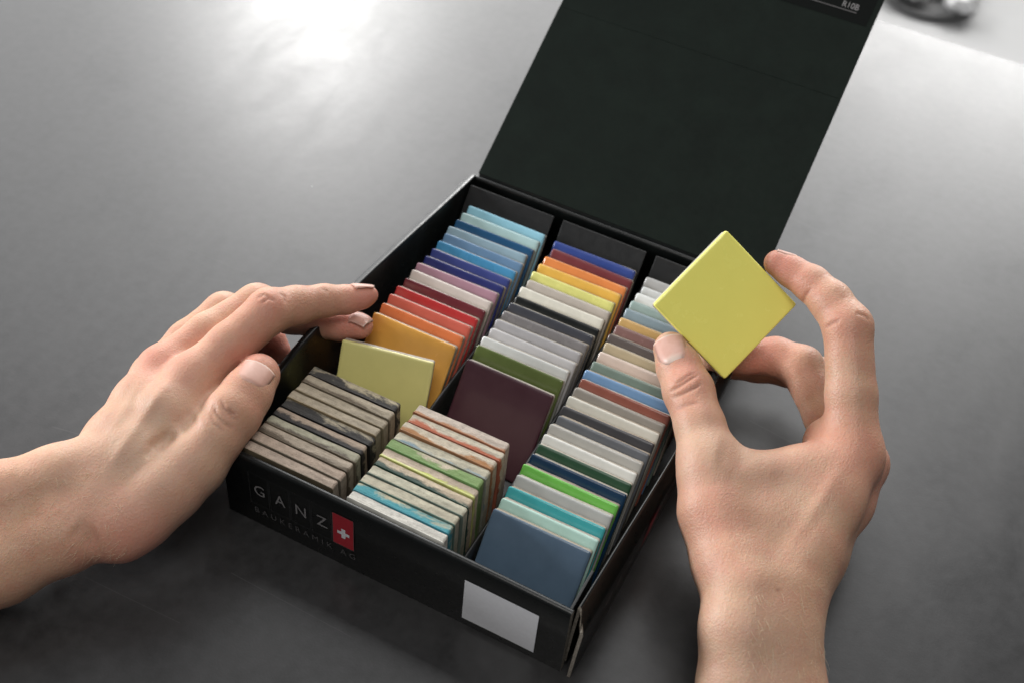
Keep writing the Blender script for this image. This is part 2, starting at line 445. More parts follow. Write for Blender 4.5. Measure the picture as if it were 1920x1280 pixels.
# the same logo on the outside of the side wall by the open corner
def sidew(y, z, off=0.0):
    yy = 8 + y
    xo = np.interp(yy, [-3, 40, 96, 165], [177.6, 178, 178, 178]); xt = np.interp(yy, [-3, 40, 96, 165], [179.3, 180.6, 183.0, 183.8])
    return np.array([xo + (xt - xo) * (z / BH) ** 1.3 + 0.5 + off, yy, z])
logo(rw, sidew)

# ------------------------------------------------------------------ tiles
def rounded_square(w, h, r, per=10, cs=4):
    pts = []
    for cx, cy, a0 in ((w - r, r, -90), (w - r, h - r, 0), (r, h - r, 90), (r, r, 180)):
        for k in range(cs + 1):
            a = math.radians(a0 + 90 * k / cs); pts.append((cx + r * math.cos(a), cy + r * math.sin(a)))
        nxt = {-90: (w, h - r, 0, 1), 0: (r, h, -1, 0), 90: (0, r, 0, -1), 180: (w - r, 0, 1, 0)}[a0]
        p = pts[-1]
        for k in range(1, per): pts.append((p[0] + (nxt[0] - p[0]) * k / per, p[1] + (nxt[1] - p[1]) * k / per))
    return np.array(pts)
def wob(n, rng, amp, modes=(2, 3, 5, 7, 11, 13)):
    t = np.linspace(0, 2 * math.pi, n, endpoint=False); y = np.zeros(n)
    for m in modes: y += rng.uniform(-1, 1) * np.sin(m * t + rng.uniform(0, 6.3)) / math.sqrt(m)
    return y * amp
def ring_mesh(rings, close_front=True, close_back=True):
    n = len(rings[0]); v = np.concatenate(rings); f = []
    for i in range(len(rings) - 1):
        for j in range(n):
            a = i * n + j; b = i * n + (j + 1) % n
            f.append((a, b, b + n, a + n))
    if close_back: f.append(tuple(range(n - 1, -1, -1)))
    if close_front:
        k = (len(rings) - 1) * n; f.append(tuple(range(k, k + n)))
    return v, f
def build_tile(t_obj, w, h, th, glaze, body, seed, drip=0.9, gth=0.7):
    """tile local frame: x across, y up the face, z out of the face (z=0 body front)"""
    rng = random.Random(seed)
    base = rounded_square(w, h, 1.1)
    n = len(base); ctr = np.array([w / 2, h / 2])
    nrm = base - ctr; nrm = np.where(np.abs(nrm) > np.array([w / 2 - 1.3, h / 2 - 1.3]), np.sign(nrm), 0.0)
    ln = np.linalg.norm(nrm, axis=1, keepdims=True); nrm = nrm / np.where(ln == 0, 1, ln)
    rough = 0.24 if gth < 0.3 else 0.15
    e1 = wob(n, rng, rough, (2, 3, 5, 7, 11, 13, 17, 23))[:, None]; e2 = wob(n, rng, rough, (2, 3, 5, 7, 11, 17, 23))[:, None]
    def ring(off, z): 
        p = base + nrm * off; zz = z if np.ndim(z) else np.full(n, z)
        return np.column_stack([p, zz])
    rings = [ring(-0.7 + e1, -th), ring(-0.1 + e1, -th + 0.5), ring(e2, -th / 2), ring(e1 * .5, -0.5), ring(-0.15 + e1 * .5, 0.0)]
    v, f = ring_mesh(rings); off = np.array([w / 2, 0, 0])
    mesh_obj('body', v - off, f, body, t_obj, True).data.shade_smooth() if False else None
    bo = mesh_obj('body', v - off, f, body, t_obj, False)
    if glaze is None: return
    lip = -drip * (1 + 0.6 * wob(n, rng, 0.6)); lip = np.minimum(lip, -0.15)
    bul = 0.28 + 0.15 * wob(n, rng, 0.9)
    rg = [ring(-0.25, lip - 0.05), ring(bul[:, None] * 0.9, lip * 0.8), ring(bul[:, None], lip * 0.35), ring(bul[:, None] * 0.8, 0.15), ring(-0.05, 0.48 * gth / .7),
          ring(-0.55, 0.66 * gth / .7), ring(-1.4, 0.74 * gth / .7), ring(-4, 0.70 * gth / .7)]
    inner = [ring(-4, 0.70 * gth / .7)]
    for q_ in (0.66, 0.33):
        p_ = inner[0].copy(); p_[:, :2] = ctr + (p_[:, :2] - ctr) * q_; rg.append(p_)
    v, f = ring_mesh(rg, False, False)
    k_ = len(v) - n; v = np.vstack([v, [[ctr[0], ctr[1], 0.70 * gth / .7]]])
    f += [(k_ + j, k_ + (j + 1) % n, len(v) - 1) for j in range(n)]
    mesh_obj('glaze', v - off, f, glaze, t_obj, True)

TCOUNT = [0]
BISQ = [mat_bisque('bisque', (0.44, 0.38, 0.30)), mat_bisque('bisque_pale', (0.50, 0.46, 0.39)), mat_bisque('bisque_dark', (0.33, 0.28, 0.21))]
def place_frame(o, origin, xdir, ydir):
    x = np.array(xdir, float); x /= np.linalg.norm(x); y = np.array(ydir, float); y -= x * (y @ x); y /= np.linalg.norm(y); z = np.cross(x, y)
    m = Matrix([[x[0], y[0], z[0], origin[0] * S], [x[1], y[1], z[1], origin[1] * S], [x[2], y[2], z[2], origin[2] * S], [0, 0, 0, 1]])
    o.matrix_world = m
def new_tile(label, group=None):
    o = empty('ceramic_tile'); tag(o, label, 'tile', group); TCOUNT[0] += 1
    return o

COLN = {1: 'the column behind the printed logo', 2: 'the middle column', 3: 'the column beside the open corner'}
C1 = [('sky blue', (138, 205, 228), 211.0), ('pale ice blue', (176, 213, 214), 203.8), ('deep petrol blue', (22, 84, 128), 197.1), ('greyish baby blue', (146, 178, 195), 190.4),
      ('steel blue', (98, 138, 176), 183.3), ('bright azure', (52, 146, 196), 176.4), ('royal blue', (46, 62, 138), 169.4), ('dark ultramarine', (28, 38, 112), 162.7),
      ('dusty mauve pink', (176, 128, 146), 156.1), ('pale shell beige', (214, 200, 190), 148.9), ('dark wine red', (112, 36, 44), 141.9), ('pure red', (192, 30, 28), 134.9),
      ('coral red', (212, 88, 62), 127.9), ('bright orange', (224, 112, 30), 119.9), ('golden amber', (226, 160, 28), 111.7)]
C2 = [('cobalt blue', (34, 66, 150), 209.7), ('burgundy', (120, 32, 40), 202.5), ('tangerine orange', (240, 138, 44), 195.3), ('sunflower yellow', (242, 184, 20), 188.6),
      ('lemon yellow', (226, 224, 112), 181.7), ('light taupe grey', (192, 182, 170), 174.3), ('ivory', (226, 222, 206), 167.2), ('glossy black', (10, 15, 14), 160.3),
      ('dark slate grey', (66, 68, 76), 153.9), ('mid grey', (124, 120, 120), 147.0), ('light grey', (168, 166, 168), 140.0), ('silver grey', (190, 188, 188), 132.8),
      ('pale whitish grey', (208, 210, 206), 125.3), ('olive green', (92, 108, 42), 118.9), ('dark plum', (72, 32, 44), 107.6)]
C3 = [('light cement grey', (178, 178, 176), 209.1), ('pale pearl grey', (212, 216, 214), 201.5), ('pure white', (232, 236, 232), 195.2), ('sage teal', (152, 176, 170), 188.7),
      ('dusty grey blue', (136, 158, 168), 181.4), ('ochre yellow', (206, 164, 88), 173.9), ('mauve brown', (136, 98, 92), 167.2), ('dark taupe', (98, 88, 84), 160.4),
      ('khaki beige', (184, 166, 130), 153.5), ('blush beige', (214, 192, 176), 146.2), ('grey green', (116, 136, 124), 138.8), ('cornflower blue', (106, 152, 198), 131.9),
      ('terracotta brown', (152, 84, 66), 124.9), ('warm stone grey', (154, 148, 138), 118.3), ('creamy off-white', (222, 220, 206), 111.6), ('charcoal', (66, 66, 70), 104.6),
      ('blue slate grey', (100, 104, 110), 97.6), ('pale ash grey', (186, 184, 176), 91.0), ('bright white', (230, 230, 222), 84.2), ('bottle green', (30, 76, 46), 77.4),
      ('dark teal navy', (8, 52, 84), 70.7), ('bright lime green', (104, 196, 56), 63.6), ('cool light grey', (182, 184, 180), 56.4), ('turquoise', (36, 168, 172), 49.1),
      ('pale mint', (178, 220, 206), 41.8), ('slate blue', (82, 106, 128), 34.7)]
rr = random.Random(11)
def leaning(cn, data, x0, zt=40.0):
    for i, (nm, rgb, y) in enumerate(data):
        w = 46.9 + rr.uniform(-0.35, 0.3); h = 47.2 + rr.uniform(-0.5, 0.3)
        gap = (data[i - 1][2] - y) if i else 7.0
        th = min(4.7, gap * math.cos(LEAN) - 0.75)
        o = new_tile('%s glazed ceramic tile leaning in %s' % (nm, COLN[cn]), None)
        m = mat_glaze('glaze_' + nm.replace(' ', '_').replace('-', '_'), rgb, rr.uniform(0.12, 0.42), 0.06)
        build_tile(o, w, h, th, m, BISQ[rr.randrange(2)] , 100 * cn + i, drip=rr.uniform(0.25, 0.55))
        ln = LEAN + rr.uniform(-0.026, 0.016); tw = rr.uniform(-0.012, 0.012)
        up = np.array([0, math.sin(ln), math.cos(ln)]); nrm = np.array([0, -math.cos(ln), math.sin(ln)])
        top = np.array([x0 + rr.uniform(-0.5, 0.5), y, zt + rr.uniform(-0.35, 0.35)])
        org = top - up * h - nrm * 0.7
        place_frame(o, org, (1, tw, rr.uniform(-0.006, 0.006)), up)
leaning(1, C1, 33.9); leaning(2, C2, 88.9); leaning(3, C3, 142.6)

# the pale yellow-green tile being flicked forward by the fingertip
o = new_tile('pale yellow green tile tipped forward under the fingertip')
build_tile(o, 46, 46, 4.6, mat_glaze('glaze_pale_yellow_green', (224, 216, 122), 0.35, 0.03), BISQ[1], 777, 0.9)
L3, R3 = on_z(643, 637, 44.0), on_z(813, 680, 43.0)
xd = R3 - L3; tl = math.radians(27)
up = np.array([0, math.sin(tl), math.cos(tl)]); mid = (L3 + R3) / 2
PALE_TOP = mid
xn = xd / np.linalg.norm(xd); up = up - xn * (up @ xn); up /= np.linalg.norm(up)
place_frame(o, mid - up * 46, xd, up)

# two short stacks of unglazed-edge tiles standing upright behind the front wall
taupe, pale = (0.40, 0.355, 0.255), (0.52, 0.485, 0.38)
BLK = (0.012, 0.012, 0.014)
S1 = [('plain taupe', None, 0, (104, 92, 70)), ('greyish taupe', None, 0, (110, 100, 84)), ('brown streaked taupe', (0.10, 0.075, 0.05), .35, (96, 84, 66)), ('sandy taupe', (0.10, .08, .06), .30, (116, 104, 84)),
      ('black speckled taupe', BLK, .55, (26, 26, 30)), ('heavily black stained', BLK, .68, (20, 20, 24)), ('yellowish beige', None, 0, (150, 132, 98)), ('smooth beige', None, 0, (140, 126, 98)),
      ('chipped beige', (0.12, .09, .06), .25, (120, 108, 88)), ('black smudged brown', BLK, .62, (34, 28, 26))]
S2 = [('chalk white', None, 0, (222, 220, 208)), ('turquoise stained', (0.03, 0.26, 0.31), .62, (52, 146, 164)), ('plain greyish beige', None, 0, (96, 128, 118)), ('smooth greyish beige', None, 0, (110, 128, 118)),
      ('dark green rimmed beige', (0.03, .07, .06), .32, (30, 70, 58)), ('lime yellow dripped', (0.50, .55, .12), .25, (196, 200, 104)), ('leaf green stained', (0.17, 0.28, 0.09), .80, (112, 160, 84)),
      ('blue flecked pale beige', (0.20, .30, .36), .18, (150, 150, 136)), ('caramel rimmed beige', (0.36, .16, .05), .30, (170, 118, 72)), ('orange red streaked', (0.40, .09, .03), .45, (176, 92, 60)), ('rust rimmed beige', (0.42, .2, .09), .25, (176, 110, 70))]
def standing(cn, data, x0, ys, base, zt=44.4):
    for i, ((nm, stain, amt, rgb), y) in enumerate(zip(data, ys)):
        nxt = ys[i + 1] - y if i + 1 < len(ys) else 6.2
        th = nxt - 0.32 - rr.uniform(0, 0.22); h = 42.4 + rr.uniform(-0.35, 0.25); w = 47.6 + rr.uniform(-0.6, 0.4)
        bb = tuple(c * rr.uniform(0.9, 1.1) for c in base)
        if nm == 'chalk white': bb = (0.60, 0.58, 0.52)
        if 'beige' in nm and cn == 1: bb = (0.40, 0.34, 0.25)
        o = new_tile('%s rough edged tile in the short stack %s' % (nm, 'behind the printed logo' if cn == 1 else 'of the middle column'))
        bm_ = mat_bisque('bisque_' + nm.replace(' ', '_'), bb, stain, amt, rr.uniform(70, 130), 1.0 if amt < 0.6 else 0.45)
        build_tile(o, w, h, th, mat_glaze('glaze_' + nm.replace(' ', '_'), rgb, 0.4, 0.25), bm_, 500 + 40 * cn + i, drip=rr.uniform(0.12, 0.22) if nm != 'lime yellow dripped' else 0.9, gth=0.16)
        ln = math.radians(rr.uniform(0.2, 1.6)); up = np.array([0, math.sin(ln), math.cos(ln)])
        top = np.array([x0 + 24 + rr.uniform(-0.5, 0.5), y + 0.4, 2.1 + h])
        place_frame(o, top - up * h, (1, rr.uniform(-0.008, 0.008), rr.uniform(-0.006, 0.006)), up)
standing(1, S1, 7.6, [5, 10.6, 16.4, 22.4, 28, 34, 40, 45.6, 51.4, 57.2], taupe)
standing(2, S2, 62.2, [5, 10, 15.2, 20.8, 26.4, 32, 37.6, 43.4, 49.4, 55.6, 61.8], pale)

# the lemon tile held up by its edges between thumb and forefinger
TILE_D = 586.0
held = new_tile('lemon yellow square tile held up by its edges between thumb and forefinger')
build_tile(held, 49, 49, 5.6, mat_glaze('glaze_held_lemon', (255, 250, 122), 0.24, 0.008, 0.03), BISQ[1], 901, 1.6)
cB, cR, cL, cT = (at(u, v, TILE_D + dd) for u, v, dd in ((1362, 703, 2), (1496, 565, 5), (1225, 575, -5), (1355, 442, -2)))
xd = (cR - cB + cT - cL); yd = (cL - cB + cT - cR); ctr = (cB + cR + cL + cT) / 4
xd /= np.linalg.norm(xd); yd -= xd * (yd @ xd); yd /= np.linalg.norm(yd)
place_frame(held, ctr - yd * 24.5, xd, yd)
HELD_N = np.cross(xd, yd)

# ------------------------------------------------------------------ hands: rounded solids blended into one skin
class Field:
    def __init__(self, lo, hi, h):
        self.lo = np.array(lo, float); self.h = h
        self.n = np.ceil((np.array(hi) - self.lo) / h).astype(int) + 1
        self.ax = [(self.lo[i] + h * np.arange(self.n[i])).astype(np.float32) for i in range(3)]
    def block(self, lo, hi):
        a = np.clip(np.floor((np.array(lo) - self.lo) / self.h).astype(int), 0, self.n - 1)
        b = np.clip(np.ceil((np.array(hi) - self.lo) / self.h).astype(int) + 1, 1, self.n)
        return tuple(slice(int(a[i]), int(max(a[i] + 1, b[i]))) for i in range(3))
    def grids(self, sl):
        return (self.ax[0][sl[0]][:, None, None], self.ax[1][sl[1]][None, :, None], self.ax[2][sl[2]][None, None, :])
def smin(a, b, k):
    h = np.clip(0.5 + 0.5 * (b - a) / k, 0, 1)
    return b + (a - b) * h - k * h * (1 - h)
def cone_d(g, a, b, ra, rb):
    ba = (b - a).astype(np.float32); L = float(ba @ ba) + 1e-6
    px, py, pz = g[0] - np.float32(a[0]), g[1] - np.float32(a[1]), g[2] - np.float32(a[2])
    t = np.clip((px * ba[0] + py * ba[1] + pz * ba[2]) / L, 0, 1)
    dx, dy, dz = px - t * ba[0], py - t * ba[1], pz - t * ba[2]
    return np.sqrt(dx * dx + dy * dy + dz * dz) - (ra + (rb - ra) * t)
BIG = 40.0
def add_chain(F, arr, pts, k):
    for (a, ra), (b, rb) in zip(pts[:-1], pts[1:]):
        r = max(ra, rb) + 13
        sl = F.block(np.minimum(a, b) - r, np.maximum(a, b) + r)
        d = cone_d(F.grids(sl), a, b, ra, rb).astype(np.float32)
        arr[sl] = smin(arr[sl], d, k)
def surface_nets(F, A):
    neg = A < 0
    c = [A[i:A.shape[0] - 1 + i, j:A.shape[1] - 1 + j, k:A.shape[2] - 1 + k] for i in (0, 1) for j in (0, 1) for k in (0, 1)]
    s = sum((x < 0).astype(np.int8) for x in c)
    act = np.argwhere((s > 0) & (s < 8))
    idx = -np.ones(s.shape, np.int32); idx[act[:, 0], act[:, 1], act[:, 2]] = np.arange(len(act))
    cv = np.stack([x[act[:, 0], act[:, 1], act[:, 2]] for x in c], 1)
    off = np.array([(i, j, k) for i in (0, 1) for j in (0, 1) for k in (0, 1)], float)
    acc = np.zeros((len(act), 3)); cnt = np.zeros(len(act))
    for a in range(8):
        for b in range(a + 1, 8):
            if np.abs(off[a] - off[b]).sum() != 1: continue
            va, vb = cv[:, a], cv[:, b]; m = (va < 0) != (vb < 0)
            t = np.where(m, va / np.where(m, va - vb, 1), 0)
            acc += np.where(m[:, None], off[a] + t[:, None] * (off[b] - off[a]), 0); cnt += m
    V = F.lo + F.h * (act + acc / cnt[:, None])
    faces = []
    for d in range(3):
        e = [slice(1, -1)] * 3; e[d] = slice(0, -1)
        e2 = [slice(1, -1)] * 3; e2[d] = slice(1, None)
        n0, n1 = neg[tuple(e)], neg[tuple(e2)]
        for flip in (False, True):
            w = np.argwhere((n0 & ~n1) if not flip else (~n0 & n1))
            if not len(w): continue
            p = w + 1; p[:, d] -= 1
            u_, v_ = (d + 1) % 3, (d + 2) % 3
            q = []
            for du, dv in ((-1, -1), (0, -1), (0, 0), (-1, 0)):
                c_ = p.copy(); c_[:, u_] += du; c_[:, v_] += dv
                q.append(idx[c_[:, 0], c_[:, 1], c_[:, 2]])
            q = np.stack(q, 1)
            faces.append(q[:, ::-1] if flip else q)
    Fc = np.concatenate(faces)
    return V, Fc[(Fc >= 0).all(1)]
def adjacency(V, Fc):
    e = np.concatenate([Fc[:, [i, (i + 1) % 4]] for i in range(4)])
    return np.concatenate([e, e[:, ::-1]])
def relax(V, E, it, lam=0.5):
    cnt = np.bincount(E[:, 0], minlength=len(V)).astype(float); cnt[cnt == 0] = 1
    for _ in range(it):
        m = np.stack([np.bincount(E[:, 0], V[E[:, 1], k], len(V)) for k in range(3)], 1) / cnt[:, None]
        V = V + lam * (m - V)
    return V
def normals(V, Fc):
    fn = np.cross(V[Fc[:, 2]] - V[Fc[:, 0]], V[Fc[:, 3]] - V[Fc[:, 1]])
    N = np.zeros_like(V)
    for i in range(4):
        for k in range(3): N[:, k] += np.bincount(Fc[:, i], fn[:, k], len(V))
    return N / (np.linalg.norm(N, axis=1, keepdims=True) + 1e-12)
def pix(V):
    q = (V - CAM) @ MROT
    return np.stack([960 + F_PX * q[:, 0] / -q[:, 2], 640 - F_PX * q[:, 1] / -q[:, 2]], 1), -q[:, 2]
def seg_dist(P, a, b):
    a = np.array(a, float); b = np.array(b, float); ba = b - a
    t = np.clip(((P - a) @ ba) / (ba @ ba), 0, 1)
    return np.linalg.norm(P - a - t[:, None] * ba, axis=1), t

def build_hand(spec):
    J = lambda L: [(at(u, v, d), r) for u, v, d, r in L]
    palm = [J(c) for c in spec['palm']]; fingers = [J(c) for c in spec['fingers']]
    allp = np.array([p for c in palm + fingers for p, r in c]); R_ = 20
    lo, hi = allp.min(0) - R_, allp.max(0) + R_
    for i in range(3):
        if 'clip_lo' in spec and spec['clip_lo'][i] is not None: lo[i] = max(lo[i], spec['clip_lo'][i])
    F = Field(lo, hi, spec.get('voxel', 0.8))
    P = np.full(F.n, BIG, np.float32)
    for c, k in zip(palm, spec['palm_k']): add_chain(F, P, c, k)
    T = P.copy()
    for c, k in zip(fingers, spec['finger_k']):
        pts = np.array([p for p, r in c]); sl = F.block(pts.min(0) - 26, pts.max(0) + 26)
        G = np.full(P.shape, BIG, np.float32) if False else np.full(P[sl].shape, BIG, np.float32)
        sub = Field.__new__(Field); sub.h = F.h; sub.ax = [F.ax[i][sl[i]] for i in range(3)]; sub.lo = np.array([a[0] for a in sub.ax], float); sub.n = np.array([len(a) for a in sub.ax])
        add_chain(sub, G, c, 3.2)
        T[sl] = np.minimum(T[sl], smin(P[sl], G, k))
    V, Fc = surface_nets(F, T)
    E_ = adjacency(V, Fc); V = relax(V, E_, 4, 0.5)
    N = normals(V, Fc)
    # relief: skin lines, tendons, hollows given where the photograph shows them, pressed into the surface as geometry
    Pp, Dp = pix(V); face = np.einsum('ij,ij->i', N, (CAM - V)) > 0
    disp = np.zeros(len(V)); line = np.zeros(len(V))
    for pts, dnom, width, depth in spec.get('relief', []):
        dd = np.full(len(V), 1e3); tt_ = np.zeros(len(V))
        seg = [np.linalg.norm(np.subtract(b, a)) for a, b in zip(pts[:-1], pts[1:])]; tot = sum(seg); run = 0.0
        for a, b, L in zip(pts[:-1], pts[1:], seg):
            dist, t = seg_dist(Pp, a, b); m = dist < dd
            dd[m] = dist[m]; tt_[m] = (run + t[m] * L) / tot; run += L
        wpx = width * F_PX / dnom
        fade = np.clip(np.minimum(tt_, 1 - tt_) / 0.3, 0, 1); fade = fade * fade * (3 - 2 * fade)
        gate = np.exp(-((Dp - dnom) / 20) ** 4) * np.clip(np.einsum('ij,ij->i', N, (CAM - V)) / 200, 0, 1)
        g = np.exp(-(dd / wpx) ** 2) * fade * gate
        disp -= depth * (1.5 if 0 < depth and width < 1.3 else 1.0) * g
        if depth > 0 and width < 1.3: line = np.maximum(line, np.exp(-(dd / (wpx * 0.8)) ** 2) * fade * gate * 0.55)
    V = V + N * disp[:, None]
    V = relax(V, E_, 1, 0.25); N = normals(V, Fc)
    tint = np.zeros((len(V), 4)); tint[:, 3] = 1; tint[:, 2] = line
    for (u, v, d, r, ch, amt) in spec.get('tint', []):
        c = at(u, v, d); q = np.exp(-(np.linalg.norm(V - c, axis=1) / r) ** 2) * amt
        tint[:, ch] = np.minimum(1, tint[:, ch] + q)
    base = np.array(spec['base'], float)
    ob = mesh_obj('hand', V - base, Fc, M_SKIN, None, True)
    ob.location = base * S
    ca = ob.data.color_attributes.new('tint', 'FLOAT_COLOR', 'POINT')
    ca.data.foreach_set('color', tint.astype(np.float32).ravel())
    # nails
    for nl in spec.get('nails', []):
        make_nail(ob, base, V, N, *nl)
    if 'hair' in spec: make_hair(ob, base, V, N, Pp, face, **spec['hair'])
    return ob

def make_nail(ob, base, V, N, centre, axis_px, width, length, normal_px, curve, free):
    """centre=(u,v,d) near the surface; axis given by a second point further towards the fingertip"""
    c0 = at(*centre); a = at(*axis_px) - c0; a /= np.linalg.norm(a)
    nn = at(*normal_px) - c0; nn -= a * (nn @ a); nn /= np.linalg.norm(nn); b = np.cross(a, nn)
    sel = (np.linalg.norm(V - c0, axis=1) < max(width, length) * 0.75) & (N @ nn > 0.25); near = V[sel]; rel = near - c0
    s, t, hgt = rel @ a, rel @ b, rel @ nn
    ns, nt = 15, 13; P = np.zeros((ns, nt, 3)); col_ = np.zeros((ns, nt))
    top = hgt > -9
    def height(si, ti):
        d2 = (s - si) ** 2 + (t - ti) ** 2
        m = top & (d2 < 1.3 ** 2)
        return np.max(hgt[m]) if m.any() else np.nan
    # smooth quadratic fit of the fingertip's back
    S_, T_, H_ = [], [], []
    for si in np.linspace(-length * .55, length * .40, 9):
        for ti in np.linspace(-width * .42, width * .42, 9):
            h_ = height(si, ti)
            if not np.isnan(h_): S_.append(si); T_.append(ti); H_.append(h_)
    S_, T_, H_ = map(np.array, (S_, T_, H_))
    Aq = np.stack([np.ones_like(S_), S_, S_ ** 2, T_, T_ ** 2, S_ * T_], 1)
    q = np.linalg.lstsq(Aq, H_, rcond=None)[0]
    for i in range(ns):
        f = i / (ns - 1); si = -length / 2 + f * length
        for j in range(nt):
            g = j / (nt - 1) * 2 - 1
            # rounded at both ends
            wl = width / 2 * (1 - 0.10 * (1 - f) ** 2)
            s2 = si + (2.4 * g * g if f < 0.5 else 0) * (1 - 2 * f) - (free * 0.9 * g * g * (2 * f - 1) if f > 0.5 else 0)
            ti = g * wl
            hh = q[0] + q[1] * s2 + min(q[2], 0.0) * 0.6 * s2 * s2 + q[3] * ti + q[4] * ti * ti * 1.12 + q[5] * s2 * ti
            lift = 0.20 - 0.75 * max(0, 1 - f / 0.14) - 1.0 * max(0, (abs(g) - 0.62) / 0.38) ** 1.5 * (1 - f * 0.45)
            hl = height(s2, ti)
            if not np.isnan(hl): hh = min(hh, hl + 0.12)
            P[i, j] = c0 + a * s2 + b * ti + nn * (hh + lift)
            col_[i, j] = max(0.8 if f > 0.955 else 0.0, 0.85 * max(0.0, 1 - math.hypot((f - 0.02) / 0.28, g / 0.75)) ** 0.5 if curve else 0)
    Vn = P.reshape(-1, 3)
    Fq = [(i * nt + j, i * nt + j + 1, (i + 1) * nt + j + 1, (i + 1) * nt + j) for i in range(ns - 1) for j in range(nt - 1)]
    # turn so that it faces outward
    e = np.cross(Vn[Fq[0][1]] - Vn[Fq[0][0]], Vn[Fq[0][3]] - Vn[Fq[0][0]])
    if e @ nn < 0: Fq = [f[::-1] for f in Fq]
    o = mesh_obj('fingernail', Vn - base, Fq, M_NAIL, ob, True)
    ca = o.data.color_attributes.new('tint', 'FLOAT_COLOR', 'POINT')
    cc = np.zeros((len(Vn), 4), np.float32); cc[:, 0] = col_.ravel(); cc[:, 3] = 1
    ca.data.foreach_set('color', cc.ravel())
    m = o.modifiers.new('thick', 'SOLIDIFY'); m.thickness = 0.3 * S; m.offset = -1

def make_hair(ob, base, V, N, Pp, face, region, count, flow, seed):
    rg = np.random.default_rng(seed)
    (u0, v0, u1, v1) = region
    ok = np.where((Pp[:, 0] > u0) & (Pp[:, 0] < u1) & (Pp[:, 1] > v0) & (Pp[:, 1] < v1))[0]
    pick = rg.choice(ok, min(count, len(ok)), replace=False)
    fl = at(*flow[1]) - at(*flow[0]); fl /= np.linalg.norm(fl)
    Vh, Fh = [], []
    for i in pick:
        p = V[i]; n = N[i]; d = fl + rg.normal(0, 0.35, 3); d -= n * (d @ n); d /= np.linalg.norm(d) + 1e-9
        L = rg.uniform(3.0, 7.5); k = rg.uniform(0.15, 0.5); sx = np.cross(n, d); bend = rg.normal(0, 0.25)
        m = 5; k0 = len(Vh); rad = rg.uniform(0.05, 0.085)
        for q in range(m):
            f = q / (m - 1); c = p + d * L * f + n * L * (k * f - 0.55 * k * f * f) + sx * bend * L * f * f
            r = rad * (1 - 0.85 * f)
            for z in range(3):
                a = z * 2.094; Vh.append(c + (n * math.cos(a) + sx * math.sin(a)) * r)
        for q in range(m - 1):
            for z in range(3):
                a = k0 + q * 3 + z; b = k0 + q * 3 + (z + 1) % 3; Fh.append((a, b, b + 3, a + 3))
    o = mesh_obj('arm_hair', np.array(Vh) - base, Fh, M_HAIR, ob, True)
    tag(o, kind='stuff')

